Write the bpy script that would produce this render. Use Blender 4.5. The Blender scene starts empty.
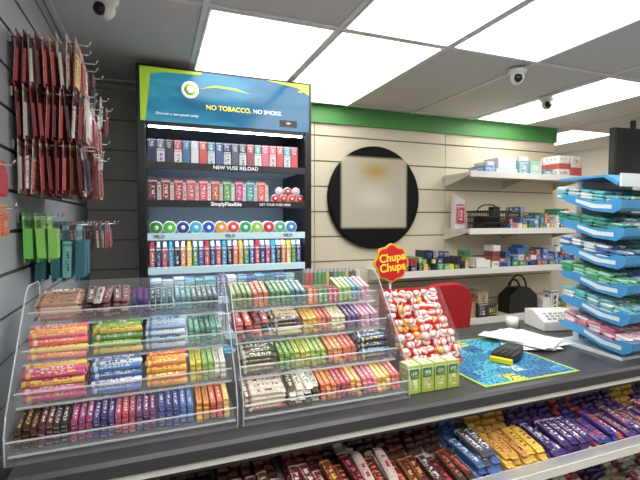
import bpy, math, random
from mathutils import Matrix, Vector
random.seed(7)
R=random.random
def S(r,g,b):
    def f(c):
        c/=255.0
        return c/12.92 if c<=0.04045 else ((c+0.055)/1.055)**2.4
    return (f(r),f(g),f(b))
WHITE=S(235,235,235);BLACK=S(18,18,20)
T=Matrix.Translation
def RX(a):return Matrix.Rotation(math.radians(a),4,'X')
def RY(a):return Matrix.Rotation(math.radians(a),4,'Y')
def RZ(a):return Matrix.Rotation(math.radians(a),4,'Z')

# ---------------- materials ----------------
def mat(name,col,rough=0.5,metal=0.0,emit=None,es=1.0,noise=0.0,nscale=20,bump=0.0,alpha=None,spec=None):
    m=bpy.data.materials.new(name);m.use_nodes=True
    nt=m.node_tree;b=nt.nodes['Principled BSDF']
    b.inputs['Base Color'].default_value=(*col,1)
    b.inputs['Roughness'].default_value=rough
    b.inputs['Metallic'].default_value=metal
    if spec is not None:b.inputs['Specular IOR Level'].default_value=spec
    if emit:
        b.inputs['Emission Color'].default_value=(*emit,1);b.inputs['Emission Strength'].default_value=es
    if noise>0 or bump>0:
        tc=nt.nodes.new('ShaderNodeTexCoord');n=nt.nodes.new('ShaderNodeTexNoise')
        n.inputs['Scale'].default_value=nscale;n.inputs['Detail'].default_value=5
        nt.links.new(tc.outputs['Object'],n.inputs['Vector'])
        if noise>0:
            mx=nt.nodes.new('ShaderNodeMix');mx.data_type='RGBA'
            mx.inputs['A'].default_value=(*[c*(1-noise) for c in col],1)
            mx.inputs['B'].default_value=(*[min(1,c*(1+noise)) for c in col],1)
            nt.links.new(n.outputs['Fac'],mx.inputs['Factor'])
            nt.links.new(mx.outputs['Result'],b.inputs['Base Color'])
        if bump>0:
            bp=nt.nodes.new('ShaderNodeBump');bp.inputs['Strength'].default_value=bump
            nt.links.new(n.outputs['Fac'],bp.inputs['Height']);nt.links.new(bp.outputs['Normal'],b.inputs['Normal'])
    return m
def pack_material(name,rough=0.35,printed=True):
    m=bpy.data.materials.new(name);m.use_nodes=True
    nt=m.node_tree;N=nt.nodes.new;L=nt.links.new
    b=nt.nodes['Principled BSDF'];b.inputs['Roughness'].default_value=rough
    a1=N('ShaderNodeAttribute');a1.attribute_name='c1'
    if not printed:
        L(a1.outputs['Color'],b.inputs['Base Color']);return m
    a2=N('ShaderNodeAttribute');a2.attribute_name='c2'
    uv=N('ShaderNodeUVMap');uv.uv_map='UVMap'
    sp=N('ShaderNodeSeparateXYZ');L(uv.outputs['UV'],sp.inputs[0])
    def mth(op,x,y):
        n=N('ShaderNodeMath');n.operation=op
        for i,q in enumerate((x,y)):
            if isinstance(q,(int,float)):n.inputs[i].default_value=q
            else:L(q,n.inputs[i])
        return n.outputs[0]
    rn=N('ShaderNodeAttribute');rn.attribute_name='rnd'
    u,v=sp.outputs[0],sp.outputs[1];al=rn.outputs['Fac']
    def textband(v0,v1,u0,u1,su,sv,th):
        band=mth('MULTIPLY',mth('MULTIPLY',mth('GREATER_THAN',v,v0),mth('LESS_THAN',v,v1)),mth('MULTIPLY',mth('GREATER_THAN',u,u0),mth('LESS_THAN',u,u1)))
        cb=N('ShaderNodeCombineXYZ')
        L(mth('ADD',mth('MULTIPLY',u,su),mth('MULTIPLY',al,57)),cb.inputs[0])
        L(mth('ADD',mth('MULTIPLY',v,sv),mth('MULTIPLY',al,31)),cb.inputs[1])
        ns=N('ShaderNodeTexNoise');ns.noise_dimensions='2D';ns.inputs['Scale'].default_value=1;ns.inputs['Detail'].default_value=0
        L(cb.outputs[0],ns.inputs['Vector'])
        return mth('MULTIPLY',band,mth('GREATER_THAN',ns.outputs['Fac'],th))
    t=textband(.36,.72,.14,.74,16,2.0,.51)
    t=mth('MAXIMUM',t,mth('MULTIPLY',textband(.16,.27,.2,.9,44,3,.52),.8))
    st=mth('MULTIPLY',mth('GREATER_THAN',u,.86),mth('LESS_THAN',u,.93))
    t=mth('MAXIMUM',t,mth('MULTIPLY',st,.7))
    mx=N('ShaderNodeMix');mx.data_type='RGBA';L(t,mx.inputs['Factor']);L(a1.outputs['Color'],mx.inputs['A']);L(a2.outputs['Color'],mx.inputs['B'])
    hs=N('ShaderNodeHueSaturation');hs.inputs['Saturation'].default_value=.9
    L(mth('ADD',mth('MULTIPLY',al,.035),.4825),hs.inputs['Hue']);L(mth('ADD',mth('MULTIPLY',al,.3),.85),hs.inputs['Value'])
    L(mx.outputs['Result'],hs.inputs['Color']);L(hs.outputs[0],b.inputs['Base Color'])
    return m
def clear_material(name,fac=0.13,col=(.9,.95,1)):
    m=bpy.data.materials.new(name);m.use_nodes=True
    nt=m.node_tree;b=nt.nodes['Principled BSDF'];b.inputs['Base Color'].default_value=(*col,1);b.inputs['Roughness'].default_value=.08
    tr=nt.nodes.new('ShaderNodeBsdfTransparent');mx=nt.nodes.new('ShaderNodeMixShader');mx.inputs[0].default_value=fac
    o=nt.nodes['Material Output'];nt.links.new(tr.outputs[0],mx.inputs[1]);nt.links.new(b.outputs[0],mx.inputs[2]);nt.links.new(mx.outputs[0],o.inputs['Surface'])
    return m
PRINT=pack_material('printed_packaging',.32)
PLAIN=pack_material('plain_coloured',.4,False)
CLEAR=clear_material('clear_acrylic',.07)
CEDGE=clear_material('acrylic_edge',.38)
STRIP=clear_material('ticket_strip_plastic',.45)
SLATL=mat('slatwall_grey',S(155,159,166),.5,noise=.06,nscale=6)
SLATB=mat('slatwall_cream',S(230,221,198),.5,noise=.04,nscale=5)
SLATSH=mat('slatwall_cream_shaded',S(188,187,184),.5,noise=.04,nscale=5)  # back wall left of the cabinet, its shadow painted in as grey
GROOVE=mat('slatwall_groove',S(70,72,76),.6)
GROOVEB=mat('slatwall_groove_cream',S(145,139,126),.6)
PLASTER=mat('painted_plaster',S(228,224,214),.7,noise=.03)
CEIL=mat('ceiling_tile',S(208,206,203),.85,noise=.07,nscale=60,bump=.1)
GRID=mat('ceiling_grid_metal',S(225,225,225),.5)
LIGHT=mat('led_panel',(1,1,1),.5,emit=(1.0,0.975,0.925),es=5.2)
GREEN=mat('green_fascia',S(85,155,85),.5,noise=.1,nscale=8)
FLOOR=mat('vinyl_floor',S(165,162,155),.5,noise=.15,nscale=15)
CTOP=mat('laminate_dark',S(60,60,64),.32,noise=.35,nscale=220)
CBODY=mat('counter_body',S(40,40,44),.5,noise=.1)
WHITEM=mat('white_plastic',S(236,236,232),.4,noise=.02)
SHELFM=mat('shelf_metal_cream',S(215,210,196),.45,noise=.03)
BLACKM=mat('black_plastic',S(20,20,22),.35,noise=.1)
METAL=mat('steel',S(170,170,175),.3,metal=.9)
LED=mat('led_strip',(1,1,1),.5,emit=(.8,.9,1.0),es=22.0)

# ---------------- mesh builder ----------------
class MB:
    def __init__(s):
        s.v=[];s.f=[];s.c1=[];s.c2=[];s.uv=[];s.m=[];s.sm=[];s.r=[]
    def add(s,vs,fs,M=None,c1=WHITE,c2=WHITE,mi=0,uvs=None,smooth=False):
        o=len(s.v);rnd=R()
        for p in vs:
            p=Vector(p)
            s.v.append(M@p if M else p)
        for i,f in enumerate(fs):
            s.f.append([o+k for k in f]);s.c1.append((*c1,1.0));s.r.append(rnd);s.c2.append((*c2,1.0));s.m.append(mi);s.sm.append(smooth)
            s.uv.append(uvs[i] if uvs else [(0,0)]*len(f))
    def box(s,c,size,M=None,c1=WHITE,c2=WHITE,mi=0,taper=1.0):
        hx,hy,hz=[q/2 for q in size]
        vs=[(x*hx*(taper if z>0 else 1),y*hy*(taper if z>0 else 1),z*hz) for z in(-1,1) for y in(-1,1) for x in(-1,1)]
        fs=[(0,2,3,1),(4,5,7,6),(0,1,5,4),(2,6,7,3),(0,4,6,2),(1,3,7,5)]
        ax=[(0,1),(0,1),(0,2),(0,2),(1,2),(1,2)]
        uvs=[]
        for f,(a,b) in zip(fs,ax):
            if size[a]<size[b]:a,b=b,a
            uvs.append([(vs[k][a]/size[a]+.5,vs[k][b]/size[b]+.5) for k in f])
        MM=T(Vector(c))
        if M:MM=M@MM
        s.add(vs,fs,MM,c1,c2,mi,uvs)
    def b2(s,x0,x1,y0,y1,z0,z1,c1=WHITE,c2=WHITE,mi=0):
        s.box(((x0+x1)/2,(y0+y1)/2,(z0+z1)/2),(x1-x0,y1-y0,z1-z0),None,c1,c2,mi)
    def bar(s,M,L,W,H,c1,c2,mi=0,e=.012):
        n=8;st=[(-L/2,.07),(-L/2+e,.07),(-L/2+e+.006,.9),(-L/2+e+.02,1),(L/2-e-.02,1),(L/2-e-.006,.9),(L/2-e,.07),(L/2,.07)]
        vs=[];fs=[];uvs=[]
        for y,k in st:
            for i in range(n):
                a=2*math.pi*(i+.5)/n
                cx=math.copysign(abs(math.cos(a))**.6,math.cos(a));cz=math.copysign(abs(math.sin(a))**.6,math.sin(a))
                vs.append((cx*W/2*(1 if k>.5 else .92),y,cz*H/2*k))
        for j in range(len(st)-1):
            for i in range(n):
                f=(j*n+i,(j+1)*n+i,(j+1)*n+(i+1)%n,j*n+(i+1)%n);fs.append(f)
                uvs.append([(vs[q][1]/L+.5,vs[q][0]/W*.9+.5) for q in f])
        s.add(vs,fs,M,c1,c2,mi,uvs)
    def roll(s,M,L,r,c1,c2,mi=0,n=10,capc=None):
        vs=[];fs=[];uvs=[]
        for y,k in((-L/2,.75),(-L/2+.004,1),(L/2-.004,1),(L/2,.75)):
            for i in range(n):
                a=2*math.pi*i/n;vs.append((math.cos(a)*r*k,y,math.sin(a)*r*k))
        for j in range(3):
            for i in range(n):
                f=(j*n+i,(j+1)*n+i,(j+1)*n+(i+1)%n,j*n+(i+1)%n);fs.append(f)
                uvs.append([(vs[q][1]/L+.5,vs[q][0]/(2*r)*.85+.5) for q in f])
        s.add(vs,fs,M,c1,c2,mi,uvs,smooth=True)
        cc=capc or c1
        s.add(vs[:n],[tuple(range(n))],M,cc,cc,mi);s.add(vs[-n:],[tuple(reversed(range(n)))],M,cc,cc,mi)
    def lathe(s,prof,M,n=16,c1=WHITE,c2=WHITE,mi=0,smooth=True):
        vs=[];fs=[];uvs=[]
        for r,z in prof:
            for i in range(n):
                a=2*math.pi*i/n;vs.append((r*math.cos(a),r*math.sin(a),z))
        m=len(prof)
        for j in range(m-1):
            for i in range(n):
                fs.append((j*n+i,j*n+(i+1)%n,(j+1)*n+(i+1)%n,(j+1)*n+i))
                uvs.append([(i/n,j/m),((i+1)/n,j/m),((i+1)/n,(j+1)/m),(i/n,(j+1)/m)])
        if prof[0][0]>1e-4:fs.append(tuple(reversed(range(n))));uvs.append([(0,0)]*n)
        if prof[-1][0]>1e-4:fs.append(tuple(range((m-1)*n,m*n)));uvs.append([(0,0)]*n)
        s.add(vs,fs,M,c1,c2,mi,uvs,smooth)
    def prism(s,poly,h,M,c1=WHITE,c2=WHITE,mi=0):
        n=len(poly);xs=[p[0] for p in poly];ys=[p[1] for p in poly]
        w=max(xs)-min(xs);d=max(ys)-min(ys)
        vs=[(x,y,0) for x,y in poly]+[(x,y,h) for x,y in poly]
        fs=[tuple(reversed(range(n))),tuple(range(n,2*n))]+[(i,(i+1)%n,n+(i+1)%n,n+i) for i in range(n)]
        g=lambda k:((vs[k][0]-min(xs))/w,(vs[k][1]-min(ys))/d)
        uvs=[[g(k) for k in fs[0]],[g(k) for k in fs[1]]]+[[(0,0)]*4]*n
        s.add(vs,fs,M,c1,c2,mi,uvs)
    def obj(s,name,mats,bevel=0):
        xs=[p.x for p in s.v];ys=[p.y for p in s.v];zs=[p.z for p in s.v]
        o=Vector(((min(xs)+max(xs))/2,(min(ys)+max(ys))/2,min(zs)))
        me=bpy.data.meshes.new(name);me.from_pydata([tuple(p-o) for p in s.v],[],s.f)
        for m in mats:me.materials.append(m)
        A=[];B=[];U=[];Q=[]
        for i,f in enumerate(s.f):
            for k in range(len(f)):
                A.extend(s.c1[i]);B.extend(s.c2[i]);U.extend(s.uv[i][k]);Q.append(s.r[i])
        me.uv_layers.new(name='UVMap')
        me.attributes.new('c1','FLOAT_COLOR','CORNER');me.attributes.new('c2','FLOAT_COLOR','CORNER');me.attributes.new('rnd','FLOAT','CORNER')
        me.attributes['c1'].data.foreach_set('color',A)
        me.attributes['c2'].data.foreach_set('color',B)
        me.attributes['rnd'].data.foreach_set('value',Q)
        me.uv_layers['UVMap'].data.foreach_set('uv',U)
        me.polygons.foreach_set('material_index',s.m);me.polygons.foreach_set('use_smooth',s.sm)
        me.update()
        ob=bpy.data.objects.new(name,me);bpy.context.scene.collection.objects.link(ob);ob.location=o
        if bevel:
            md=ob.modifiers.new('bevel','BEVEL');md.width=bevel;md.segments=2;md.limit_method='ANGLE'
        return ob
def group(name,kids,loc=None):
    e=bpy.data.objects.new(name,None);bpy.context.scene.collection.objects.link(e)
    loc=Vector(loc) if loc else Vector(kids[0].location);e.location=loc;e.empty_display_size=.05
    for k in kids:
        k.parent=e;k.matrix_parent_inverse=T(-loc)
    return e
def text(name,body,M,size,m,align='CENTER',ext=.0008,bold=0.0):
    cu=bpy.data.curves.new(name,'FONT');cu.body=body;cu.size=size;cu.align_x=align;cu.align_y='CENTER';cu.extrude=ext;cu.offset=bold
    cu.materials.append(m)
    o=bpy.data.objects.new(name,cu);bpy.context.scene.collection.objects.link(o);o.matrix_world=M
    return o
MXY=Matrix(((0,0,1,0),(1,0,0,0),(0,1,0,0),(0,0,0,1)))

# ---------------- room ----------------
XL,XR,YB,YF,ZC=-.42,5.2,3.2,-1.9,2.45
YD=4.4;XS=3.73
mb=MB();mb.b2(XL-.1,XR+.1,YF-.1,YD+.1,-.08,0);mb.obj('floor',[FLOOR])
mb=MB();mb.b2(XL-.1,XR+.1,YF-.1,YD+.1,ZC,ZC+.08);mb.obj('ceiling',[CEIL])
def slat_wall(name,axis,a0,a1,pos,th,pitch,ms,outsign,joints=()):
    mb=MB();g=.012
    if axis=='Y':
        mb.b2(min(pos,pos-outsign*th),max(pos,pos-outsign*th)-.0,a0,a1,0,ZC,mi=1)
    else:
        mb.b2(a0,a1,pos+.006,pos+th,0,ZC,mi=1)
    z=0.02
    while z<ZC-.01:
        z1=min(z+pitch-g,ZC)
        if axis=='Y':mb.b2(pos,pos+.008*outsign,a0,a1,z,z1,mi=0)
        else:
            ed=[a0]+list(joints)+[a1]
            for i,(p,q) in enumerate(zip(ed[:-1],ed[1:])):mb.b2(p+.003,q-.003,pos-.004,pos+.006,z,z1,mi=(2 if i==0 else 0))
        z+=pitch
    return mb.obj(name,ms)
slat_wall('wall_left','Y',YF,YB-.005,XL,.09,.125,[SLATL,GROOVE],1)
slat_wall('wall_back','X',XL,XS,YB,.09,.2,[SLATB,GROOVEB,SLATSH],1,joints=(.3,1.18,2.42))
mb=MB();mb.b2(XS-.0,XS+.09,YB+.1,YD,0,ZC);mb.obj('wall_return',[PLASTER])
mb=MB();mb.b2(XS+.1,XR,YD,YD+.09,0,ZC);mb.obj('wall_recess',[PLASTER])
mb=MB();mb.b2(XR,XR+.09,YF,YD,0,ZC);mb.obj('wall_right',[PLASTER])
mb=MB();mb.b2(XL,XR,YF-.09,YF,0,ZC);mb.obj('wall_front',[PLASTER])
mb=MB();mb.b2(.945,XS,YB-.03,YB-.005,2.31,ZC-.002);mb.obj('trim_green_fascia',[GREEN])
gx=[-.395+.61*i for i in range(10)];gy=[1.885+1.22*k for k in (-3,-2,-1,0,1,2)]
mb=MB()
for x in gx:
    if x<XR:mb.b2(x-.012,x+.012,YF,YD,ZC-.008,ZC+.0)
for y in gy:
    if YF<y<YD:mb.b2(XL+.02,XR,y-.012,y+.012,ZC-.0085,ZC)
mb.obj('trim_ceiling_grid',[GRID])
def panel(ix,iy):
    mb=MB();x0,x1=gx[ix],gx[ix+1];y0=1.885+1.22*iy;y1=y0+1.22
    if y1>YD:y1=YD
    mb.b2(x0+.014,x1-.014,y0+.014,min(y1-.014,YD-.02),ZC-.012,ZC-.002,mi=1)
    mb.b2(x0+.026,x1-.026,y0+.026,y1-.026,ZC-.014,ZC-.011,mi=0)
    mb.obj('ceiling_light_panel',[LIGHT,WHITEM])
for ix,iy in ((1,0),(2,0),(2,-1),(3,-1),(5,0),(7,1),(6,-1),(1,-2),(4,-2),(7,-2),(0,-2),(2,-2)):panel(ix,iy)  # panels overhead and behind the camera are unseen, added to brighten the room
def dome(x,y,s=1.0):
    mb=MB();M=T((x,y,ZC-.012))@Matrix.Scale(s,4)
    mb.lathe([(.05,0),(.052,-.012),(.045,-.025),(.035,-.028)][::-1],M,20,mi=0)
    mb.lathe([(.001,-.088),(.018,-.084),(.032,-.07),(.038,-.052),(.036,-.035),(.03,-.024)],M,20,mi=0)
    M2=T((x-.018*s,y-.03*s,ZC-.012-.058*s))@RX(90)@Matrix.Scale(s,4)
    mb.lathe([(.001,.014),(.02,.01),(.026,-.01)],M2,16,mi=1)
    mb.obj('security_camera',[WHITEM,BLACKM])
dome(2.02,2.0);dome(2.68,2.37);dome(-.17,1.95)

# ---------------- tobacco/vape cabinet ----------------
CX0,CX1,CY=-.085,.94,2.6
mb=MB()
mb.b2(CX0,CX0+.045,CY,3.17,.0,2.41);mb.b2(CX1-.045,CX1,CY,3.17,.0,2.41)
mb.b2(CX0+.045,CX1-.045,3.12,3.17,0,2.41)
mb.b2(CX0+.045,CX1-.045,CY,3.12,2.08,2.41)
mb.b2(CX0+.045,CX1-.045,CY,3.12,0,.12)
body=mb.obj('cabinet_body',[BLACKM],.004)
header=MB()
HP=bpy.data.materials.new('header_poster');HP.use_nodes=True
nt=HP.node_tree;b=nt.nodes['Principled BSDF'];tc=nt.nodes.new('ShaderNodeTexCoord');sp=nt.nodes.new('ShaderNodeSeparateXYZ')
nt.links.new(tc.outputs['Generated'],sp.inputs[0]);ns=nt.nodes.new('ShaderNodeTexNoise');ns.inputs['Scale'].default_value=2.5
nt.links.new(tc.outputs['Generated'],ns.inputs['Vector'])
ad=nt.nodes.new('ShaderNodeMath');nt.links.new(sp.outputs[0],ad.inputs[0]);nt.links.new(ns.outputs['Fac'],ad.inputs[1])
cr=nt.nodes.new('ShaderNodeValToRGB');e=cr.color_ramp.elements;e[0].position=.45;e[0].color=(*S(70,170,190),1);e[1].position=1.0;e[1].color=(*S(30,90,125),1)
e2=cr.color_ramp.elements.new(.75);e2.color=(*S(45,125,160),1)
nt.links.new(ad.outputs[0],cr.inputs[0]);nt.links.new(cr.outputs[0],b.inputs['Base Color']);nt.links.new(cr.outputs[0],b.inputs['Emission Color'])
b.inputs['Emission Strength'].default_value=.3;b.inputs['Roughness'].default_value=.15
LIME=mat('lime_print',S(175,215,60),.3,emit=S(175,215,60),es=.2)
WPR=mat('white_print',S(240,245,250),.3,emit=(1,1,1),es=.4)
YPR=mat('yellow_print',S(240,225,60),.3,emit=S(240,225,60),es=.3)
header.b2(CX0+.02,CX1-.02,CY-.006,CY,2.10,2.395,mi=0)
MF=T((0,CY-.006,0))@RX(90)
header.prism([(CX0+.02,2.10),(CX0+.045,2.10),(CX0+.075,2.36),(CX0+.14,2.372),(CX0+.35,2.38),(CX0+.35,2.395),(CX0+.02,2.395)],.002,MF,mi=1)
header.prism([(CX1-.30,2.395),(CX1-.10,2.37),(CX1-.02,2.33),(CX1-.02,2.395)],.002,MF,mi=1)
header.b2(.73,.84,CY-.009,CY-.006,2.125,2.165,mi=2)
Mt=T((.20,CY-.005,2.29))@RX(90)
header.lathe([(.048,0),(.048,.006),(.04,.008)],Mt,28,mi=3);header.lathe([(.032,.008),(.032,.0095)],Mt,28,mi=1)
header.lathe([(.02,.0095),(.02,.0105)],Mt,28,mi=3)
header.prism([(.25,2.30),(.34,2.33),(.46,2.325),(.55,2.30),(.45,2.315),(.34,2.318)],.0015,MF,mi=1)
hd=header.obj('header_sign',[HP,LIME,BLACKM,WPR])
kids=[body,hd]
kids.append(text('header_text','NO TOBACCO.',T((.42,CY-.0085,2.20))@RX(90),.038,YPR,bold=.0006))
kids.append(text('header_text','NO SMOKE.',T((.655,CY-.0085,2.20))@RX(90),.034,WPR))
kids.append(text('header_text','Discover a new pouch today',T((.13,CY-.0085,2.145))@RX(90),.02,WPR))
kids.append(text('header_text','18+',T((.785,CY-.010,2.145))@RX(90),.02,WPR))
kids.append(text('header_text','18+',T((.86,CY-.0085,2.345))@RX(90),.022,YPR))
SW=mat('cabinet_shelf_white',S(205,214,222),.4)
SB=mat('cabinet_interior',S(160,175,188),.5)
STB=mat('ticket_strip_dark',S(38,40,46),.35);STL=mat('ticket_strip_lit',S(190,215,225),.4,emit=S(190,225,240),es=.3)
sh=MB();zs=[1.87,1.655,1.465,1.27,1.08,.86,.6]
sh.b2(CX0+.045,CX1-.045,3.10,3.12,.12,2.08,mi=1)
for i,z in enumerate(zs):
    sh.b2(CX0+.045,CX1-.045,CY+.02,3.1,z-.018,z,mi=0)
    sh.b2(CX0+.045,CX1-.045,CY+.0,CY+.02,z-.032,z+.008,mi=(3 if i<2 else 4))
    sh.b2(CX0+.06,CX1-.06,CY+.022,CY+.034,z-.024,z-.0185,mi=2)
sh.b2(CX0+.06,CX1-.06,CY+.01,CY+.025,2.070,2.078,mi=2)
kids.append(sh.obj('lit_shelves',[SW,SB,LED,STB,STL]))
kids.append(text('strip_text','NEW VUSE RELOAD',T((.46,CY-.001,1.857))@RX(90),.03,WPR))
kids.append(text('strip_text','SimplyFlexible',T((.40,CY-.001,1.642))@RX(90),.032,WPR,bold=.0006))
kids.append(text('strip_text','GET YOUR VUSE HERE',T((.70,CY-.001,1.642))@RX(90),.020,WPR))
for x in(.02,.42,.78):kids.append(text('strip_text','VELO',T((x,CY-.001,1.453))@RX(90),.025,BLACKM,bold=.0008))
group('vape_display_cabinet',kids,((CX0+CX1)/2,2.9,0))
ps=MB();x0,x1=CX0+.055,CX1-.055
cols=[S(35,50,95),S(90,95,120),S(60,60,80),S(170,60,80),S(70,110,160),S(190,195,205),S(190,60,80),S(50,130,150),S(60,90,140)]
x=x0;k=0
while x<x1-.045:
    c=cols[k%9] if x<.55 else random.choice([S(60,150,170),S(210,90,110),S(60,140,130),S(60,90,160),S(200,60,70)])
    for d in(0,1,2):
        ps.b2(x,x+.042,CY+.036+d*.03,CY+.061+d*.03,1.87,1.955,S(205,208,215) if k%2 else c,c)
        ps.b2(x,x+.042,CY+.036+d*.03,CY+.061+d*.03,1.9555,2.01,c,WHITE)
    x+=.047;k+=1
x=x0;cols=[S(120,30,50),S(150,35,60),S(200,40,50),S(225,70,80),S(215,60,100),S(205,100,50),S(90,170,80),S(200,60,110),S(40,160,165),S(225,85,80),S(50,80,150)];k=0
while x<.66:
    c=cols[k%11]
    for d in(0,1):
        ps.b2(x,x+.046,CY+.036+d*.03,CY+.061+d*.03,1.655,1.785,c,WHITE)
        ps.b2(x+.0465,x+.066,CY+.036+d*.03,CY+.061+d*.03,1.655,1.765,S(215,215,220),c)
    x+=.070;k+=1
def tin(x,y,z,r,c,c2,ang=90):
    M=T((x,y,z))@RX(ang)
    ps.lathe([(r*.92,-.012),(r,-.008),(r,.008),(r*.94,.011)],M,22,WHITE,WHITE,1)
    ps.lathe([(r*.88,.011),(r*.88,.0125),(r*.86,.0128)],M,22,c,c,1)
    ps.lathe([(r*.32,.0128),(r*.32,.0138)],M,16,c2,c2,1)
for i in range(4):tin(.712+i*.055,CY+.05,1.683,.026,S(205,35,50),WHITE)
for i in range(3):tin(.739+i*.055,CY+.05,1.73,.026,S(215,60,70) if i%2 else S(230,200,210),WHITE)
cs=[S(60,150,60),S(90,190,70),S(30,70,150),S(60,180,210),S(40,90,180),S(230,150,40),S(225,70,50),S(50,160,90),S(150,200,60),S(200,40,60),S(70,170,120),S(60,130,190)]
for i in range(12):
    for d in(0,1):tin(x0+.037+i*.0735,CY+.05+d*.04,1.504,.038,cs[i],WHITE)
x=x0;k=0
cs=[S(190,40,50),S(30,60,130),S(200,60,80),S(60,140,180),S(40,40,70),S(220,110,50),S(230,170,60),S(70,150,80),S(70,80,150)]
while x<x1-.03:
    c=cs[k%9];M=T((x+.014,CY+.055,1.27))
    for d in(0,.035):
        ps.box((0,d,.06),(.026,.022,.12),M,c,WHITE)
        ps.box((0,d,.135),(.018,.016,.03),M,S(225,228,235) if k%3 else c,c,1,taper=.8)
    x+=.034;k+=1
for z,h in((1.08,.13),(.86,.12),(.6,.16)):
    x=x0
    while x<x1-.06:
        w=.05+R()*.012
        c=random.choice([S(215,225,230),S(200,215,225),S(70,150,170),S(225,225,230),S(60,90,150),S(120,190,190)])
        for d in(0,1,2):ps.b2(x,x+w,CY+.036+d*.03,CY+.062+d*.03,z,z+h*(.8+.2*R()),c,random.choice([S(40,80,150),S(50,150,150),S(170,40,60),WHITE]))
        x+=w+.006
ps.obj('vape_and_pouch_packs',[PRINT,PLAIN])

# ---------------- round sign ----------------
RS=bpy.data.materials.new('round_sign_face');RS.use_nodes=True
nt=RS.node_tree;N=nt.nodes.new;L=nt.links.new;b=nt.nodes['Principled BSDF'];b.inputs['Roughness'].default_value=.6
b.inputs['Specular IOR Level'].default_value=.2
tc=N('ShaderNodeTexCoord');sp=N('ShaderNodeSeparateXYZ');L(tc.outputs['Object'],sp.inputs[0])
def mm(op,x,y=None):
    n=N('ShaderNodeMath');n.operation=op
    for i,q in enumerate((x,y)):
        if q is None:continue
        if isinstance(q,(int,float)):n.inputs[i].default_value=q
        else:L(q,n.inputs[i])
    return n.outputs[0]
def mr(x,a,b_,c,d):
    n=N('ShaderNodeMapRange');n.interpolation_type='SMOOTHSTEP';L(x,n.inputs[0])
    for i,q in enumerate((a,b_,c,d)):n.inputs[i+1].default_value=q
    return n.outputs[0]
ax=mm('ABSOLUTE',mm('ADD',sp.outputs[0],.01));az=mm('ABSOLUTE',mm('SUBTRACT',sp.outputs[2],.46))
mask=mm('MULTIPLY',mr(ax,.285,.315,1,0),mr(az,.27,.30,1,0))
gold=mm('MULTIPLY',mr(ax,.0,.22,1,0),mr(mm('ABSOLUTE',mm('SUBTRACT',sp.outputs[2],.635)),0,.11,1,0))
lines=mm('MULTIPLY',mr(ax,.02,.24,1,0),mr(mm('ABSOLUTE',mm('SUBTRACT',sp.outputs[2],.42)),0,.14,1,0))
def mixc(f,a,bb):
    n=N('ShaderNodeMix');n.data_type='RGBA';L(f,n.inputs['Factor'])
    for k,q in(('A',a),('B',bb)):
        if isinstance(q,tuple):n.inputs[k].default_value=(*q,1)
        else:L(q,n.inputs[k])
    return n.outputs['Result']
c=mixc(mm('MULTIPLY',lines,.5),S(192,186,168),S(226,222,206));c=mixc(mm('MULTIPLY',gold,.85),c,S(178,146,70));c=mixc(mask,S(11,11,11),c)
L(c,b.inputs['Base Color'])
mb=MB();M=T((1.70,3.155,1.73))@RX(90)
mb.lathe([(.415,-.03),(.42,-.02),(.42,0),(.41,.008)],M,72,mi=0,smooth=False)
mb.obj('round_wall_sign',[RS])

# ---------------- shelves ----------------
def wshelf(X0,X1,z,brk=True):
    mb=MB();mb.b2(X0,X1,2.85,3.19,z-.025,z)
    mb.b2(X0,X1,2.835,2.85,z-.04,z+.01,mi=1)
    for x in(X0+.0,(X0+X1)/2,X1-.02):
        mb.prism([(2.87,z-.028),(3.18,z-.10),(3.18,z-.028)],.012,T((x,0,0))@MXY,mi=0)
    return mb.obj('storage_shelf',[SHELFM,WHITEM])
wshelf(2.4,3.72,1.94);wshelf(2.4,3.72,1.47);wshelf(1.65,3.72,1.14);wshelf(2.0,3.72,.72)
def fill(name,X0,X1,z,hr,wr,pal,y0=2.88,dr=(.08,.2),gap=.01,stack=1):
    mb=MB();x=X0
    while x<X1:
        w=wr[0]+R()*(wr[1]-wr[0]);d=dr[0]+R()*(dr[1]-dr[0]);zz=z
        for s in range(1+int(R()*stack)):
            h=hr[0]+R()*(hr[1]-hr[0])
            mb.b2(x,x+w,y0+R()*.03,y0+d,zz,zz+h,random.choice(pal),random.choice([WHITE,S(230,210,60),S(40,40,60),WHITE]));zz+=h+.0005
        x+=w+gap*R()*2+.002
    return mb.obj(name,[PRINT])
palM=[S(60,120,180),S(200,60,60),S(60,150,100),S(235,235,235),S(220,180,60),S(60,110,160),S(240,240,240),S(50,60,90),S(220,120,60)]
fill('stationery_boxes',2.88,3.66,1.47,(.03,.06),(.03,.06),palM,stack=4)
fill('medicine_boxes',1.75,2.45,1.14,(.03,.07),(.03,.06),[S(40,60,140),S(60,140,80),S(180,40,50),S(230,200,60),S(30,40,70),S(35,35,45),S(110,170,60)],stack=3)
fill('cigarette_cartons',2.7,3.62,1.14,(.03,.06),(.04,.08),[S(40,90,170),S(40,110,190),S(60,140,90),S(235,235,235),S(30,70,150),S(160,60,60)],stack=4)
mb=MB()
for (x,y,z,w,d,h,c) in((2.72,2.9,1.94,.24,.2,.05,S(190,215,215)),(2.74,2.9,1.9905,.2,.18,.09,S(215,220,225)),(2.97,2.9,1.94,.12,.2,.12,S(120,170,180)),(2.97,2.9,2.061,.11,.2,.04,S(225,228,230)),(3.10,2.9,1.94,.14,.2,.13,S(160,200,190)),(3.25,2.9,1.94,.13,.2,.06,S(90,150,165)),(2.60,2.9,1.94,.11,.2,.07,S(90,150,200)),(2.62,2.9,2.011,.08,.16,.03,S(225,225,225))):
    mb.b2(x,x+w-.005,y,y+d,z,z+h,c,WHITE)
mb.obj('storage_boxes',[PRINT],.003)
mb=MB()
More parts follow.
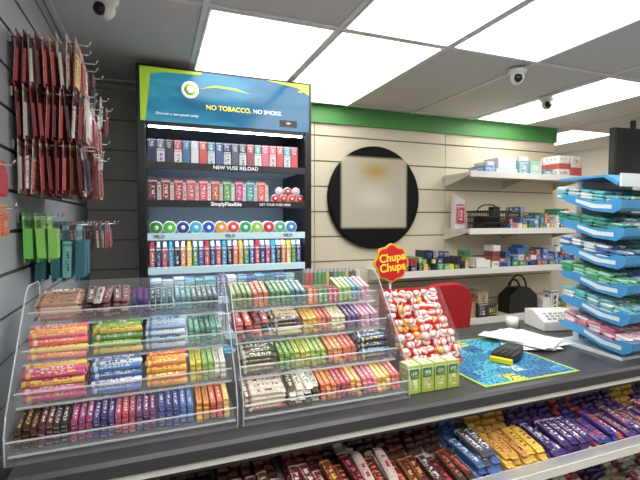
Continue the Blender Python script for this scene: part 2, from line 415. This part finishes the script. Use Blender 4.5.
for (x,z,w,h,c) in((3.42,1.94,.15,.07,S(235,235,235)),(3.42,2.011,.15,.05,S(200,80,75)),(3.42,2.062,.15,.07,S(235,235,235)),(3.58,1.94,.135,.09,S(205,90,85)),(3.58,2.031,.135,.10,S(235,232,228))):
    mb.b2(x,x+w-.006,2.88,3.08,z,z+h,c,S(200,60,60))
mb.obj('card_boxes',[PRINT],.003)
mb=MB();mb.prism([(0,0),(.13,0),(.12,.24),(0,.3)],.05,T((2.43,3.12,1.471))@RX(90),S(225,215,220),S(190,40,90))
mb.box((2.485,3.06,1.60),(.08,.006,.16),None,S(180,40,90),WHITE);mb.obj('leaflet_holder',[PRINT])
def wire(mb,a,b,r=.003,mi=0,c=WHITE):
    a=Vector(a);b=Vector(b);d=b-a;q=d.to_track_quat('Z','Y').to_matrix().to_4x4()
    mb.lathe([(r,0),(r,d.length)],T(a)@q,6,c,c,mi)
mb=MB()
bx0,bx1,by0,by1,bz=2.6,2.83,2.88,3.08,1.472
for z in(bz+.004,bz+.05,bz+.1,bz+.15):
    k=(z-bz)*.15
    P=[(bx0-k,by0-k,z),(bx1+k,by0-k,z),(bx1+k,by1+k,z),(bx0-k,by1+k,z)]
    for i in range(4):wire(mb,P[i],P[(i+1)%4],.006)
for i in range(13):
    x=bx0+(bx1-bx0)*i/12
    wire(mb,(x,by0,bz),(x,by0-.022,bz+.15));wire(mb,(x,by1,bz),(x,by1+.022,bz+.15))
for i in range(8):
    a=math.pi*i/8;b2=math.pi*(i+1)/8
    wire(mb,(2.715-.12*math.cos(a),2.98,bz+.15+.06*math.sin(a)),(2.715-.12*math.cos(b2),2.98,bz+.15+.06*math.sin(b2)),.006)
mb.box((2.70,2.98,bz+.06),(.18,.13,.10),None);mb.box((2.76,2.96,bz+.11),(.07,.06,.16),RZ(0))
mb.obj('wire_basket',[BLACKM])
mb=MB();mb.b2(2.5,2.66,2.88,3.05,1.14,1.15,mi=0)
for a in((2.5,2.505,2.88,3.05),(2.655,2.66,2.88,3.05),(2.5,2.66,2.88,2.885),(2.5,2.66,3.045,3.05)):mb.b2(*a,1.14,1.21,mi=0)
mb.box((2.58,2.96,1.19),(.1,.1,.07),None,mi=0);mb.obj('white_tray',[WHITEM])
fill('parcel_boxes',2.05,2.75,.72,(.08,.13),(.07,.14),[S(230,225,215),S(190,160,130),S(225,225,225),S(60,60,65)],stack=2)
mb=MB()
mb.prism([(0,0),(.34,0),(.33,.15),(.24,.22),(.10,.22),(.01,.15)],.14,T((2.9,3.05,.721))@RX(90))
for (cx_,ra,hh) in((3.07,.10,.13),(3.02,.07,.09)):
    for i in range(10):
        a=math.pi*i/10;b2=math.pi*(i+1)/10
        wire(mb,(cx_-ra*math.cos(a),2.98,.92+hh*math.sin(a)),(cx_-ra*math.cos(b2),2.98,.92+hh*math.sin(b2)),.010)
mb.obj('black_shoulder_bag',[BLACKM],.01)
fill('cleaning_boxes',3.28,3.6,.72,(.1,.2),(.07,.12),[S(230,230,230),S(60,100,160),S(70,70,70)])

# ---------------- hanging monitor ----------------
mb=MB();mm_=T((4.08,2.62,2.13))@RZ(-6)
mb.box((0,0,0),(.62,.05,.46),mm_,mi=0);mb.box((0,-.027,0),(.58,.004,.42),mm_,mi=1)
mb.b2(4.06,4.10,2.66,2.69,2.0,2.448,mi=0)
mb.obj('hanging_monitor',[mat('monitor_grey',S(62,62,66),.4),mat('screen_off',S(45,46,50),.3)],.004)

# ---------------- counter ----------------
ZT=.95
mb=MB();cx0,cx1=-.33,3.1
pr=[(1.15,ZT-.035),(1.152,ZT-.01),(1.162,ZT-.001),(1.175,ZT),(1.92,ZT),(1.92,ZT-.04),(1.15,ZT-.04)]
mb.prism(pr,cx1-cx0,T((cx0,0,0))@MXY,mi=0);top=mb.obj('counter_top',[CTOP])
mb=MB()
mb.b2(cx0+.01,cx1-.01,1.45,1.9,0,ZT-.04,mi=0)
mb.b2(cx0+.01,cx0+.03,1.02,1.45,.05,ZT-.04,mi=0);mb.b2(cx1-.03,cx1-.01,1.02,1.45,.05,ZT-.04,mi=0)
mb.b2(cx0+.03,cx1-.03,1.165,1.19,ZT-.075,ZT-.04,mi=0)
mb.b2(cx0+.03,cx1-.03,1.158,1.165,ZT-.062,ZT-.045,mi=2)
for z in(.70,.42,.14):
    mb.prism([(1.045,z),(1.45,z+.07),(1.45,z+.055),(1.045,z-.015)],cx1-cx0-.06,T((cx0+.03,0,0))@MXY,mi=1)
    mb.b2(cx0+.03,cx1-.03,1.035,1.045,z-.018,z+.012,mi=2)
    mb.b2(cx0+.03,cx1-.03,1.038,1.042,z+.012,z+.045,mi=3)
cb=mb.obj('counter_base',[CBODY,SHELFM,WHITEM,STRIP])
group('shop_counter',[top,cb],(1.4,1.5,0))
def choc(name,z,X0,X1,segs,layers):
    mb=MB()
    base=Matrix.Rotation(math.atan2(.07,.405),4,'X')
    for (a,b,cs) in segs:
        x=a+.018
        hl=layers+random.choice((-1,0,0,1))
        while x<b-.012:
            w=.030+R()*.006
            c1,c2=random.choice(cs)
            for row,yy in((0,1.125),(1,1.30)):
                ln=max(1,hl+(1 if row else -1))
                for l in range(ln):
                    if row==0 and l==ln-1 and R()<.3:continue
                    if R()<.3:c1,c2=random.choice(cs)
                    zz=z+(yy-1.045)*.173+.012+l*.019
                    M=T((x+(R()-.5)*.008,yy+(R()-.5)*.014+l*.012,zz))@base@RZ((R()-.5)*12)@RY((R()-.5)*10)
                    mb.bar(M,.145+R()*.01,w,.019,c1,c2,e=.009)
            x+=w+.002
    return mb.obj(name,[PRINT])
gold=S(215,160,60);br=S(80,42,30);dk=S(45,28,26);red=S(165,32,35)
segs=[(-.29,.0,[(dk,gold),(br,WHITE)]),(0,.16,[(br,gold),(dk,gold)]),(.16,.36,[(S(95,50,30),S(235,225,210)),(S(110,62,35),gold)]),
(.36,.5,[(S(110,40,30),gold),(S(130,40,32),WHITE)]),(.5,.68,[(S(60,32,28),S(220,60,50)),(S(70,35,28),WHITE),(S(205,190,180),red)]),(.68,.8,[(S(85,38,30),S(220,60,40)),(S(90,40,30),gold)]),
(.8,.95,[(S(70,38,32),S(190,50,40)),(S(75,36,32),S(190,190,195))]),(.95,1.07,[(S(60,100,170),S(220,230,240)),(S(80,80,95),WHITE)]),(1.07,1.27,[(S(225,180,45),S(150,30,30)),(S(215,165,50),S(120,50,20))]),
(1.27,1.5,[(S(75,45,120),WHITE),(S(50,40,120),gold),(S(80,50,125),S(235,220,240))]),(1.5,1.65,[(S(45,60,140),S(220,60,60)),(S(170,40,50),WHITE)]),(1.65,1.85,[(S(75,45,120),gold),(S(65,40,110),WHITE)]),(1.85,3.0,[(red,WHITE),(S(220,180,60),br),(S(80,45,120),WHITE)])]
choc('chocolate_bars',.70,-.3,3,segs,4)
segs2=[(a,b,[(S(225,225,230),red),(S(150,60,80),WHITE)] if i%3==0 else ([(S(200,60,60),WHITE),(S(230,225,215),S(60,60,130))] if i%3==1 else [(S(70,50,120),WHITE),(S(220,200,190),br)])) for i,(a,b,c) in enumerate(segs)]
choc('sweet_packets',.42,-.3,3,segs2,3)

# ---------------- acrylic candy stands ----------------
def stand(X0,X1,tiers,pname):
    yf0,dy,dz=1.235,.075,.09
    mb=MB()
    prof=[(1.215,0),(1.215,.075),(1.235,.12),(1.44,.385),(1.47,.405),(1.585,.405),(1.60,.39),(1.60,0)]
    for x in(X0,X1-.004):
        mb.prism([(y,ZT+.001+z) for y,z in prof],.004,T((x,0,0))@MXY,mi=0)
        for (a,b) in zip(prof[:-1],prof[1:]):
            wire(mb,(x+.002,a[0],ZT+.001+a[1]+(.002 if a[1]<.001 else 0)),(x+.002,b[0],ZT+.001+b[1]+(.002 if b[1]<.001 else 0)),.0021,1)
    mb.b2(X0+.004,X1-.004,1.60,1.604,ZT+.001,ZT+.40,mi=0)
    mb.b2(X0+.004,X1-.004,1.215,1.60,ZT+.001,ZT+.004,mi=0)
    ang=17
    for i in range(4):
        yf=yf0+dy*(3-i);zf=ZT+.02+dz*(3-i)
        M=T(((X0+X1)/2,yf,zf))@RX(ang)
        w=X1-X0-.01
        mb.box((0,.07,0),(w,.15,.003),M,mi=0)
        mb.box((0,-.006,.022),(w,.003,.046),M,mi=0)
        mb.box((0,-.006,.045),(w,.004,.003),M,mi=1)
        mb.box((0,-.006,.0),(w,.005,.004),M,mi=1)
    st=mb.obj('acrylic_candy_stand',[CLEAR,CEDGE])
    mb=MB()
    for i,tier in enumerate(tiers):
        yf=yf0+dy*(3-i);zf=ZT+.02+dz*(3-i)
        M0=T((0,yf,zf))@RX(ang)
        tot=sum(t[1] for t in tier);x=X0+.012;W=X1-X0-.024
        for kind,fr,cs in tier:
            w=W*fr/tot-.006
            if kind=='rx':
                r=.0098;lay=4 if i else 3
                for l in range(lay):
                    for k in range(6-l):
                        L_=w-.004;c1,c2=cs[(l+k)%len(cs)]
                        n2=1 if L_<.17 else 2
                        for q in range(n2):
                            mb.roll(M0@T((x+w/2-(n2-1)*L_/4+q*L_/2+(R()-.5)*.007,.011+k*.0205+l*.0102,.0115+l*.0165))@RZ(90+(R()-.5)*4)@RY(R()*50-25),L_/n2-.004,r,c1,c2,0,8,capc=S(225,225,225))
            elif kind=='sy':
                n=max(1,int(w/.0165));lay=4
                for q in range(n):
                    for l in range(lay):
                        c1,c2=cs[(q*len(cs)//n)%len(cs)]
                        mb.box((x+.009+q*w/n,.06+l*.006+(R()-.5)*.012,.008+l*.0115+(R()-.5)*.001),(.0145,.095,.0098),M0@T((0,0,0)),c1,c2)
            elif kind=='by':
                n=max(1,int(w/.025))
                for q in range(n):
                    for l in range(4):
                        c1,c2=random.choice(cs)
                        mb.bar(M0@T((x+.013+q*w/n,.066+l*.006+(R()-.5)*.01,.0105+l*.013))@RZ((R()-.5)*10),.12,.024,.0145,c1,c2,e=.008)
            elif kind=='up':
                n=max(1,int(w/.018))
                for q in range(n):
                    c1,c2=cs[q*len(cs)//n]
                    for d in range(4):
                        mb.box((x+.009+q*w/n,.012+d*.03,.032),(.0165,.02,.058),M0@RX(-20),c1,c2)
            elif kind=='bx':
                n=max(1,round(w/.12))
                for q in range(n):
                    for l in range(4):
                        for d in range(4):
                            c1,c2=random.choice(cs)
                            mb.bar(M0@T((x+w/n*(q+.5),.018+d*.026+l*.006,.0125+l*.0125))@RZ(90+(R()-.5)*10),w/n-.004,.025,.015,c1,c2,e=.008)
            x+=W*fr/tot
    pr=mb.obj(pname,[PRINT])
    return st,pr
W_=WHITE
t1=[
 [('bx',1,[(S(170,130,115),S(110,50,45)),(S(200,175,160),S(150,60,60)),(S(150,110,90),W_)]),('by',1,[(S(120,60,65),S(215,215,215)),(S(190,185,185),S(110,40,50)),(S(90,45,50),W_)]),('sy',1,[(S(40,60,130),S(210,50,60)),(S(55,70,90),W_),(S(40,110,120),W_)]),('sy',1.1,[(S(90,150,160),W_),(S(80,120,125),W_),(S(60,90,110),W_)])],
 [('rx',1.3,[(S(235,110,120),S(245,225,90)),(S(235,195,60),S(225,50,60)),(S(225,80,95),W_)]),('rx',1.2,[(S(235,210,70),S(60,140,60)),(S(130,180,60),S(240,240,120)),(S(80,150,70),W_)]),('rx',1.05,[(S(200,215,230),S(50,90,160)),(S(150,185,215),S(40,70,140))]),('sy',.9,[(S(100,170,150),W_),(S(60,130,120),W_),(S(140,190,170),S(30,80,80))])],
 [('rx',1.3,[(S(200,45,110),S(245,220,90)),(S(220,70,125),W_),(S(235,190,70),S(180,40,90))]),('rx',1.15,[(S(70,120,190),W_),(S(225,230,240),S(50,80,160)),(S(60,100,170),S(240,240,250))]),('rx',1,[(S(240,190,50),S(210,60,40)),(S(225,110,60),S(250,240,120))]),('sy',.9,[(S(220,200,70),S(90,140,50)),(S(150,190,80),W_),(S(235,235,225),S(120,160,50))])],
 [('sy',1.1,[(S(60,32,38),S(200,170,90)),(S(90,35,45),W_),(S(50,40,45),W_)]),('sy',1.9,[(S(150,45,105),W_),(S(75,50,125),W_),(S(185,55,75),W_),(S(110,50,115),W_)]),('sy',.9,[(S(50,70,150),W_),(S(70,120,190),W_)]),('sy',.9,[(S(235,170,50),S(190,50,40)),(S(225,90,50),W_),(S(240,200,90),W_)])],
]
stand(-.35,.215,t1,'candy_rolls')
t2=[
 [('sy',1,[(S(120,150,60),W_),(S(210,120,60),W_)]),('sy',1,[(S(80,150,90),W_),(S(60,130,140),W_)]),('up',.9,[(S(210,110,50),W_),(S(80,140,60),W_),(S(200,60,80),W_)]),('sy',1,[(S(150,190,110),W_),(S(110,160,180),W_),(S(220,160,170),W_)])],
 [('by',.9,[(S(90,55,45),S(225,60,50)),(S(190,60,60),W_)]),('bx',.8,[(S(225,220,205),S(150,60,50)),(S(210,190,150),S(60,60,60)),(S(80,60,50),W_)]),('sy',1.2,[(S(225,190,90),S(150,50,50)),(S(205,110,60),W_),(S(235,225,190),S(90,90,50))]),('sy',1,[(S(110,70,130),W_),(S(220,160,180),W_),(S(185,140,180),W_)])],
 [('bx',.9,[(S(45,40,40),S(190,160,80)),(S(90,90,60),W_),(S(150,130,100),W_)]),('sy',1.2,[(S(120,160,60),W_),(S(200,205,110),S(60,110,40)),(S(160,190,80),W_)]),('sy',.8,[(S(220,150,70),W_),(S(205,100,60),W_)]),('rx',.9,[(S(40,50,90),S(225,205,80)),(S(60,110,150),W_),(S(50,60,70),W_)])],
 [('bx',1,[(S(205,185,160),S(120,50,50)),(S(150,70,55),W_),(S(225,215,200),S(120,80,50))]),('by',.8,[(S(90,70,50),S(230,225,215)),(S(225,220,210),S(90,120,60))]),('sy',1.1,[(S(225,120,60),S(245,225,120)),(S(200,60,60),W_),(S(230,170,90),W_)]),('sy',1.1,[(S(225,120,140),W_),(S(235,190,90),W_),(S(215,90,100),W_)])],
]
stand(.228,.79,t2,'gum_and_candy_packs')
mb=MB();mb.b2(.56,.80,1.62,1.70,ZT+.001,ZT+.33,S(60,60,65),S(200,200,60),0)
for i in range(13):
    for d in(0,1):
        c=random.choice([S(225,190,50),S(60,150,70),S(200,50,50),S(60,60,70),S(40,40,45)])
        mb.b2(.566+i*.0175,.578+i*.0175,1.63+d*.035,1.642+d*.035,ZT+.33,ZT+.385,c,c,1)
        mb.b2(.567+i*.0175,.577+i*.0175,1.631+d*.035,1.641+d*.035,ZT+.385,ZT+.398,S(180,180,180),W_,1)
mb.obj('lighter_display',[PRINT,PLAIN])

mb=MB();x=.80
for i in range(4):
    mb.b2(x,x+.050,1.240,1.30,ZT+.001,ZT+.098,S(180,205,70),S(245,245,215))
    mb.b2(x+.004,x+.046,1.238,1.2405,ZT+.055,ZT+.088,S(70,130,50),W_);mb.b2(x+.004,x+.046,1.243,1.297,ZT+.0985,ZT+.101,S(235,235,200),S(80,140,50))
    x+=.054
mb.obj('gum_boxes',[PRINT],.002)  # upright green gum boxes

mb=MB();ex0,ex1=.92,1.20
for k in range(5):
    y=1.45+k*.042;z=ZT+.001+k*.052
    mb.b2(ex0,ex1,y,y+.040,z+.0,z+.004,mi=2)
    mb.b2(ex0,ex1,y-.002,y,z,z+.020,S(200,50,45),W_,0)
    for row in(0,1):
      for i in range(7):
        c=random.choice([S(210,50,30),S(190,30,35),S(220,80,40)]);sc=1.05+R()*.2
        M=T((ex0+.021+i*.0395+(R()-.5)*.01,y+.020+row*.006+(R()-.5)*.008,z+.028+row*.024))@RX(R()*120-30)@RY(R()*110-55)@Matrix.Scale(sc,4)
        mb.lathe([(.001,-.023),(.012,-.019),(.0175,-.009),(.0187,0),(.0183,.003)],M,12,c,c,1)
        c3=WHITE if R()<.85 else S(240,200,120)
        mb.lathe([(.0183,.003),(.017,.010),(.012,.019),(.001,.025)],M,12,c3,W_,1)
        mb.lathe([(.0120,.0195),(.0125,.0175),(.0150,.0150),(.0153,.0138)][::-1],M,12,c,c,1)
    for i in range(3):
        px=ex0+.03+R()*.22
        wire(mb,(px,y+.02,z+.03),(px+(R()-.5)*.03,y+.01,z+.085),.0018,1)
for x in(ex0-.004,ex1):
    mb.prism([(1.445,0),(1.445,.05),(1.62,.29),(1.67,.29),(1.67,0)],.004,T((x,0,ZT+.001))@MXY,mi=2)
mb.b2(ex0,ex1,1.664,1.668,ZT+.001,ZT+.29,S(190,40,40),W_,1)
mb.obj('chocolate_egg_rack',[PRINT,PLAIN,CLEAR])
SX=1.02
mb=MB();M=T((SX,1.74,1.35))@RX(90)
n=64
def flower(r,am):return [((r+am*math.cos(8*2*math.pi*i/n))*math.cos(2*math.pi*i/n),(r+am*math.cos(8*2*math.pi*i/n))*math.sin(2*math.pi*i/n)) for i in range(n)]
mb.prism(flower(.086,.005),.008,M,S(235,190,50),W_,0);mb.prism(flower(.078,.005),.004,M@T((0,0,.008)),S(205,35,35),W_,0)
wire(mb,(SX,1.745,ZT+.06),(SX,1.745,1.30),.006,0,S(235,235,235))
mb.lathe([(.05,0),(.055,.004),(.045,.02),(.04,.06),(.03,.065)],T((SX,1.745,ZT+.001)),24,S(205,35,35),W_,0)
sg=mb.obj('lollipop_sign_board',[PLAIN])
YT=mat('sign_yellow',S(250,215,70),.4,emit=S(250,215,70),es=.1)
a=text('sign_text','Chupa',T((SX,1.726,1.375))@RX(90)@RZ(6),.052,YT,bold=.0015);b_=text('sign_text','Chups',T((SX+.002,1.726,1.330))@RX(90)@RZ(6),.052,YT,bold=.0015)
group('lollipop_sign',[sg,a,b_],(SX,1.75,ZT))

MT=bpy.data.materials.new('counter_mat_print');MT.use_nodes=True
nt=MT.node_tree;N=nt.nodes.new;L=nt.links.new;b=nt.nodes['Principled BSDF'];b.inputs['Roughness'].default_value=.25
tc=N('ShaderNodeTexCoord');sp=N('ShaderNodeSeparateXYZ');L(tc.outputs['Generated'],sp.inputs[0])
vo=N('ShaderNodeTexVoronoi');vo.inputs['Scale'].default_value=6;vo.distance='CHEBYCHEV';vo.inputs['Randomness'].default_value=.5;L(tc.outputs['Generated'],vo.inputs['Vector'])
cr=N('ShaderNodeValToRGB');cr.color_ramp.interpolation='CONSTANT';e=cr.color_ramp.elements
e[0].color=(*S(50,135,180),1);e[1].position=.35;e[1].color=(*S(80,175,205),1)
for p,cc in((.58,S(200,215,90)),(.68,S(45,110,160)),(.85,S(190,220,230))):
    q=e.new(p);q.color=(*cc,1)
L(vo.outputs['Color'],cr.inputs[0])
mp=N('ShaderNodeMapping');mp.inputs['Scale'].default_value=(50,34,1);L(tc.outputs['Generated'],mp.inputs[0])
ns=N('ShaderNodeTexNoise');ns.inputs['Scale'].default_value=1;ns.inputs['Detail'].default_value=0;L(mp.outputs[0],ns.inputs['Vector'])
c=mixc(mm('MULTIPLY',mm('GREATER_THAN',ns.outputs['Fac'],.56),.85),cr.outputs[0],S(20,55,100))
d=mm('MAXIMUM',mm('ABSOLUTE',mm('SUBTRACT',sp.outputs[0],.5)),mm('ABSOLUTE',mm('SUBTRACT',sp.outputs[1],.5)))
c=mixc(mm('GREATER_THAN',d,.478),c,S(170,200,90));L(c,b.inputs['Base Color'])
mb=MB();mb.box((1.325,1.455,ZT+.0025),(.47,.52,.003));mb.obj('counter_mat',[MT])

mb=MB();M=T((1.43,1.43,ZT+.0045))@RZ(-60)
mb.prism([(-.045,-.1),(.045,-.1),(.052,-.02),(.042,.07),(.033,.1),(-.033,.1),(-.042,.07),(-.052,-.02)],.032,M,S(25,25,28),W_,0)
mb.box((0,.035,.0335),(.06,.07,.003),M,S(50,60,66),W_,0)
for i in range(3):
    for j in range(4):mb.box((-.022+i*.022,-.08+j*.02,.0345),(.015,.012,.005),M,S(60,60,65),W_,0)
mb.box((0,-.112,.012),(.09,.02,.02),M,S(225,210,40),W_,0)
mb.obj('card_terminal',[PLAIN],.003)
mb=MB()
for i in range(8):
    mb.box((0,0,0),(.21,.297,.0012),T((1.69+(R()-.5)*.06,1.60+(R()-.5)*.05,ZT+.0056+i*.0026))@RZ(-35+i*9),S(238,238,236),W_,0)
mb.box((0,0,0),(.10,.21,.001),T((1.58,1.62,ZT+.029))@RZ(30),S(225,225,225),W_,0)
mb.obj('paper_stack',[PLAIN])
mb=MB()
mb.prism([(0,0),(.18,0),(.18,.09),(.11,.10),(0,.05)],.22,T((1.94,1.70,ZT+.001))@RZ(-14)@MXY,mi=0)
M=T((1.94,1.70,ZT+.001))@RZ(-14)
for i in range(5):
    for j in range(3):mb.box((.045+i*.032,.022+j*.022,.062+j*.010),(.022,.014,.010),M,mi=1)
mb.obj('cash_register',[WHITEM,mat('key_grey',S(190,192,195),.5)],.004)
mb=MB();mb.lathe([(.012,0),(.032,0),(.032,.058),(.012,.058)],T((1.85,1.83,ZT+.001)),24);mb.obj('paper_roll',[WHITEM])

# ---------------- red chair ----------------
REDF=mat('red_fabric',S(190,35,45),.8,noise=.15,nscale=40)
def rr(w,h,r,n=6):
    P=[]
    for (sx,sy,a0) in((1,1,0),(-1,1,90),(-1,-1,180),(1,-1,270)):
        for i in range(n+1):
            a=math.radians(a0+90*i/n);P.append((sx*(w/2-r)+r*math.cos(a),sy*(h/2-r)+r*math.sin(a)))
    return P
mb=MB();cxx,cyy=1.97,2.38
# rounded-rectangle corners need matching angle directions
def rrect(w,h,r,n=8):
    P=[]
    for (cx,cy,a0) in((w/2-r,h/2-r,0),(-(w/2-r),h/2-r,90),(-(w/2-r),-(h/2-r),180),(w/2-r,-(h/2-r),270)):
        for i in range(n+1):
            a=math.radians(a0+90*i/n);P.append((cx+r*math.cos(a),cy+r*math.sin(a)))
    return P
mb.prism(rrect(.44,.46,.15),.06,T((cxx,cyy+.24,.86))@RX(96),mi=0)
mb.prism(rrect(.48,.46,.10),.08,T((cxx,cyy,.43)),mi=0)
mb.box((cxx,cyy+.25,.56),(.06,.015,.32),None,mi=1);mb.box((cxx,cyy+.13,.42),(.06,.25,.02),None,mi=1)
mb.lathe([(.03,.08),(.03,.25),(.022,.25),(.022,.42)],T((cxx,cyy,0)),14,mi=1)
for i in range(5):
    M=T((cxx,cyy,.07))@RZ(72*i+20);mb.box((.14,0,0),(.28,.045,.03),M,mi=1)
    mb.lathe([(.02,-.022),(.028,-.015),(.028,.015),(.02,.022)],M@T((.27,0,-.042))@RX(90),12,mi=1)
for sx in(-1,1):
    mb.box((cxx+sx*.27,cyy,.67),(.05,.25,.03),None,mi=1);mb.box((cxx+sx*.27,cyy,.54),(.03,.04,.24),None,mi=1);mb.box((cxx+sx*.25,cyy,.425),(.07,.04,.02),None,mi=1)
mb.obj('office_chair',[REDF,BLACKM],.012)

# ---------------- right counter gum stand ----------------
BL=mat('gum_stand_blue',S(75,150,205),.3,noise=.15,nscale=9)
BW=mat('gum_stand_pale',S(215,228,236),.35)
mb=MB();gx0,gx1=1.84,2.40;pk=MB()
mb.b2(gx0+.10,gx1-.10,1.50,1.53,ZT+.001,1.74,mi=1)
mb.b2(gx0,gx1,1.22,1.54,ZT+.001,ZT+.015,mi=1)
tz=[.985,1.105,1.225,1.345,1.465,1.585]
for k,z in enumerate(tz):
    y0=1.19+k*.012
    out=[(1.50,z+.05),(1.50,z+.062),(y0+.04,z+.022),(y0+.012,z+.034),(y0+.0,z+.05),(y0-.012,z+.048),(y0-.006,z+.015),(y0+.02,z+.0),(y0+.06,z+.002)]
    mb.prism(out,gx1-gx0,T((gx0,0,0))@MXY,mi=0)
    for x in(gx0-.006,gx1):
        side=[(y0-.014,z+.05),(y0-.008,z+.012),(y0+.02,z-.006),(y0+.12,z+.006),(y0+.22,z+.040),(1.50,z+.05),(1.53,z+.075),(1.50,z+.082),(y0+.22,z+.078),(y0+.14,z+.05),(y0+.07,z+.042),(y0+.03,z+.055)]
        mb.prism(side,.006,T((x,0,0))@MXY,mi=0)
        mb.prism([(y0+.03,z+.012),(y0+.12,z+.018),(y0+.2,z+.048),(y0+.2,z+.062),(y0+.1,z+.034),(y0+.03,z+.03)],.001,T((x-.0012 if x<gx1 else x+.0062,0,0))@MXY,mi=1)
    cs=[[(S(60,160,140),W_),(S(40,130,120),W_)],[(S(225,235,235),S(40,120,160)),(S(90,190,200),W_)],[(S(60,170,110),W_),(S(150,210,180),S(30,110,70))],[(S(50,110,170),W_),(S(225,235,240),S(50,100,170))],[(S(220,110,140),W_),(S(235,225,230),S(200,60,90))]]
    for q in range(13):
        c=cs[(k+q//3)%4] if k>0 else cs[(4+q//5)%5]
        for d in range(5):
            for l in range(4 if d else 3):
                c1,c2=random.choice(c)
                M=T((gx0+.024+q*.0425,y0+.040+d*.062,z+.034+d*.010+l*.014))@RX(9)@RZ((R()-.5)*30)@RY((R()-.5)*18)
                pk.bar(M,.070,.036,.016,c1,c2,e=.005)
mb.prism([(1.24,1.705),(1.30,1.745),(1.53,1.745),(1.53,1.735),(1.31,1.735),(1.25,1.695)],gx1-gx0+.04,T((gx0-.02,0,0))@MXY,mi=0)
mb.b2(gx0-.02,gx1+.02,1.23,1.24,1.69,1.745,mi=1)
g1=mb.obj('stand_frame',[BL,BW]);g2=pk.obj('gum_packets',[PRINT])
group('gum_display_stand',[g1,g2],(2.1,1.4,ZT))

# ---------------- left wall hanging packs ----------------
def peg_cluster(name,pegs,th=.006):
    mb=MB()
    for (y,z,x1,w,h,cs) in pegs:
        wire(mb,(XL+.009,y,z),(x1+.02,y,z),.0025,1);wire(mb,(x1+.02,y,z),(x1+.028,y,z+.015),.0025,1)
        mb.box((XL+.012,y,z-.005),(.006,.03,.03),None,mi=1)
        x=XL+.03
        while x<x1:
            c1,c2=random.choice(cs)
            M=T((x,y,z-h/2+.012))@RX((R()-.5)*8)@RY((R()-.5)*8)
            mb.box((0,0,0),(.002,w,h),M,c1,c2)
            mb.box((.001+th/2,0,-h*.12),(th,w*.8,h*.6),M,c2 if R()<.3 else c1,c1)
            x+=.011+th+R()*.006
    return mb.obj(name,[PRINT,METAL])
cr_=[(S(165,40,45),W_),(S(150,45,50),S(60,30,40)),(S(190,70,65),S(240,220,210)),(S(60,45,60),S(200,60,60)),(S(110,30,40),S(230,180,90)),(S(205,195,188),S(170,50,55)),(S(180,50,50),W_)]
pg=[]
for r,z in enumerate((2.12,1.955,1.79)):
    for k,y in enumerate((1.62,1.71,1.80,1.89,1.98)):
        pg.append((y,z,-.20-.01*(k%2)-.015*(r==0),.085,.170,cr_))
peg_cluster('hanging_rolling_paper_packs',pg)
peg_cluster('hanging_battery_packs',[(2.25,2.1,-.22,.07,.14,[(S(200,200,205),S(190,40,50)),(S(50,50,60),W_)]),(2.45,2.1,-.22,.07,.14,[(S(190,60,60),W_),(S(60,60,70),W_)]),(2.25,1.9,-.22,.07,.14,[(S(60,60,70),W_),(S(180,50,60),W_)]),
 (2.2,1.53,-.20,.06,.13,[(S(170,50,60),W_),(S(70,60,70),W_)]),(2.4,1.53,-.2,.06,.13,[(S(190,60,60),W_),(S(200,200,205),S(190,40,50))])])
peg_cluster('hanging_green_packs',[(1.64,1.56,-.32,.06,.16,[(S(120,195,70),W_),(S(100,180,60),W_)]),(1.71,1.56,-.32,.06,.16,[(S(110,190,60),W_)])],.022)
peg_cluster('hanging_teal_packs',[(1.80,1.53,-.25,.07,.22,[(S(40,125,135),W_),(S(35,105,120),S(120,200,200))]),(1.90,1.53,-.25,.08,.22,[(S(40,125,135),W_)])],.026)
peg_cluster('hanging_air_fresheners',[(1.42,1.70,-.385,.07,.10,[(S(190,50,60),S(240,200,60))]),(1.42,1.58,-.385,.07,.09,[(S(200,160,90),S(190,50,60))])])

# ---------------- camera ----------------
cd=bpy.data.cameras.new('camera');cd.sensor_width=36;cd.lens=430/640*36;cd.clip_start=.02
co=bpy.data.objects.new('camera',cd);bpy.context.scene.collection.objects.link(co)
co.location=(0,0,1.55);co.rotation_euler=(math.radians(90-2.7),0,math.radians(-21))
bpy.context.scene.camera=co
w=bpy.data.worlds.new('world');bpy.context.scene.world=w;w.use_nodes=True
w.node_tree.nodes['Background'].inputs[0].default_value=(.5,.55,.6,1);w.node_tree.nodes['Background'].inputs[1].default_value=.3
bpy.context.scene.view_settings.view_transform='Standard'
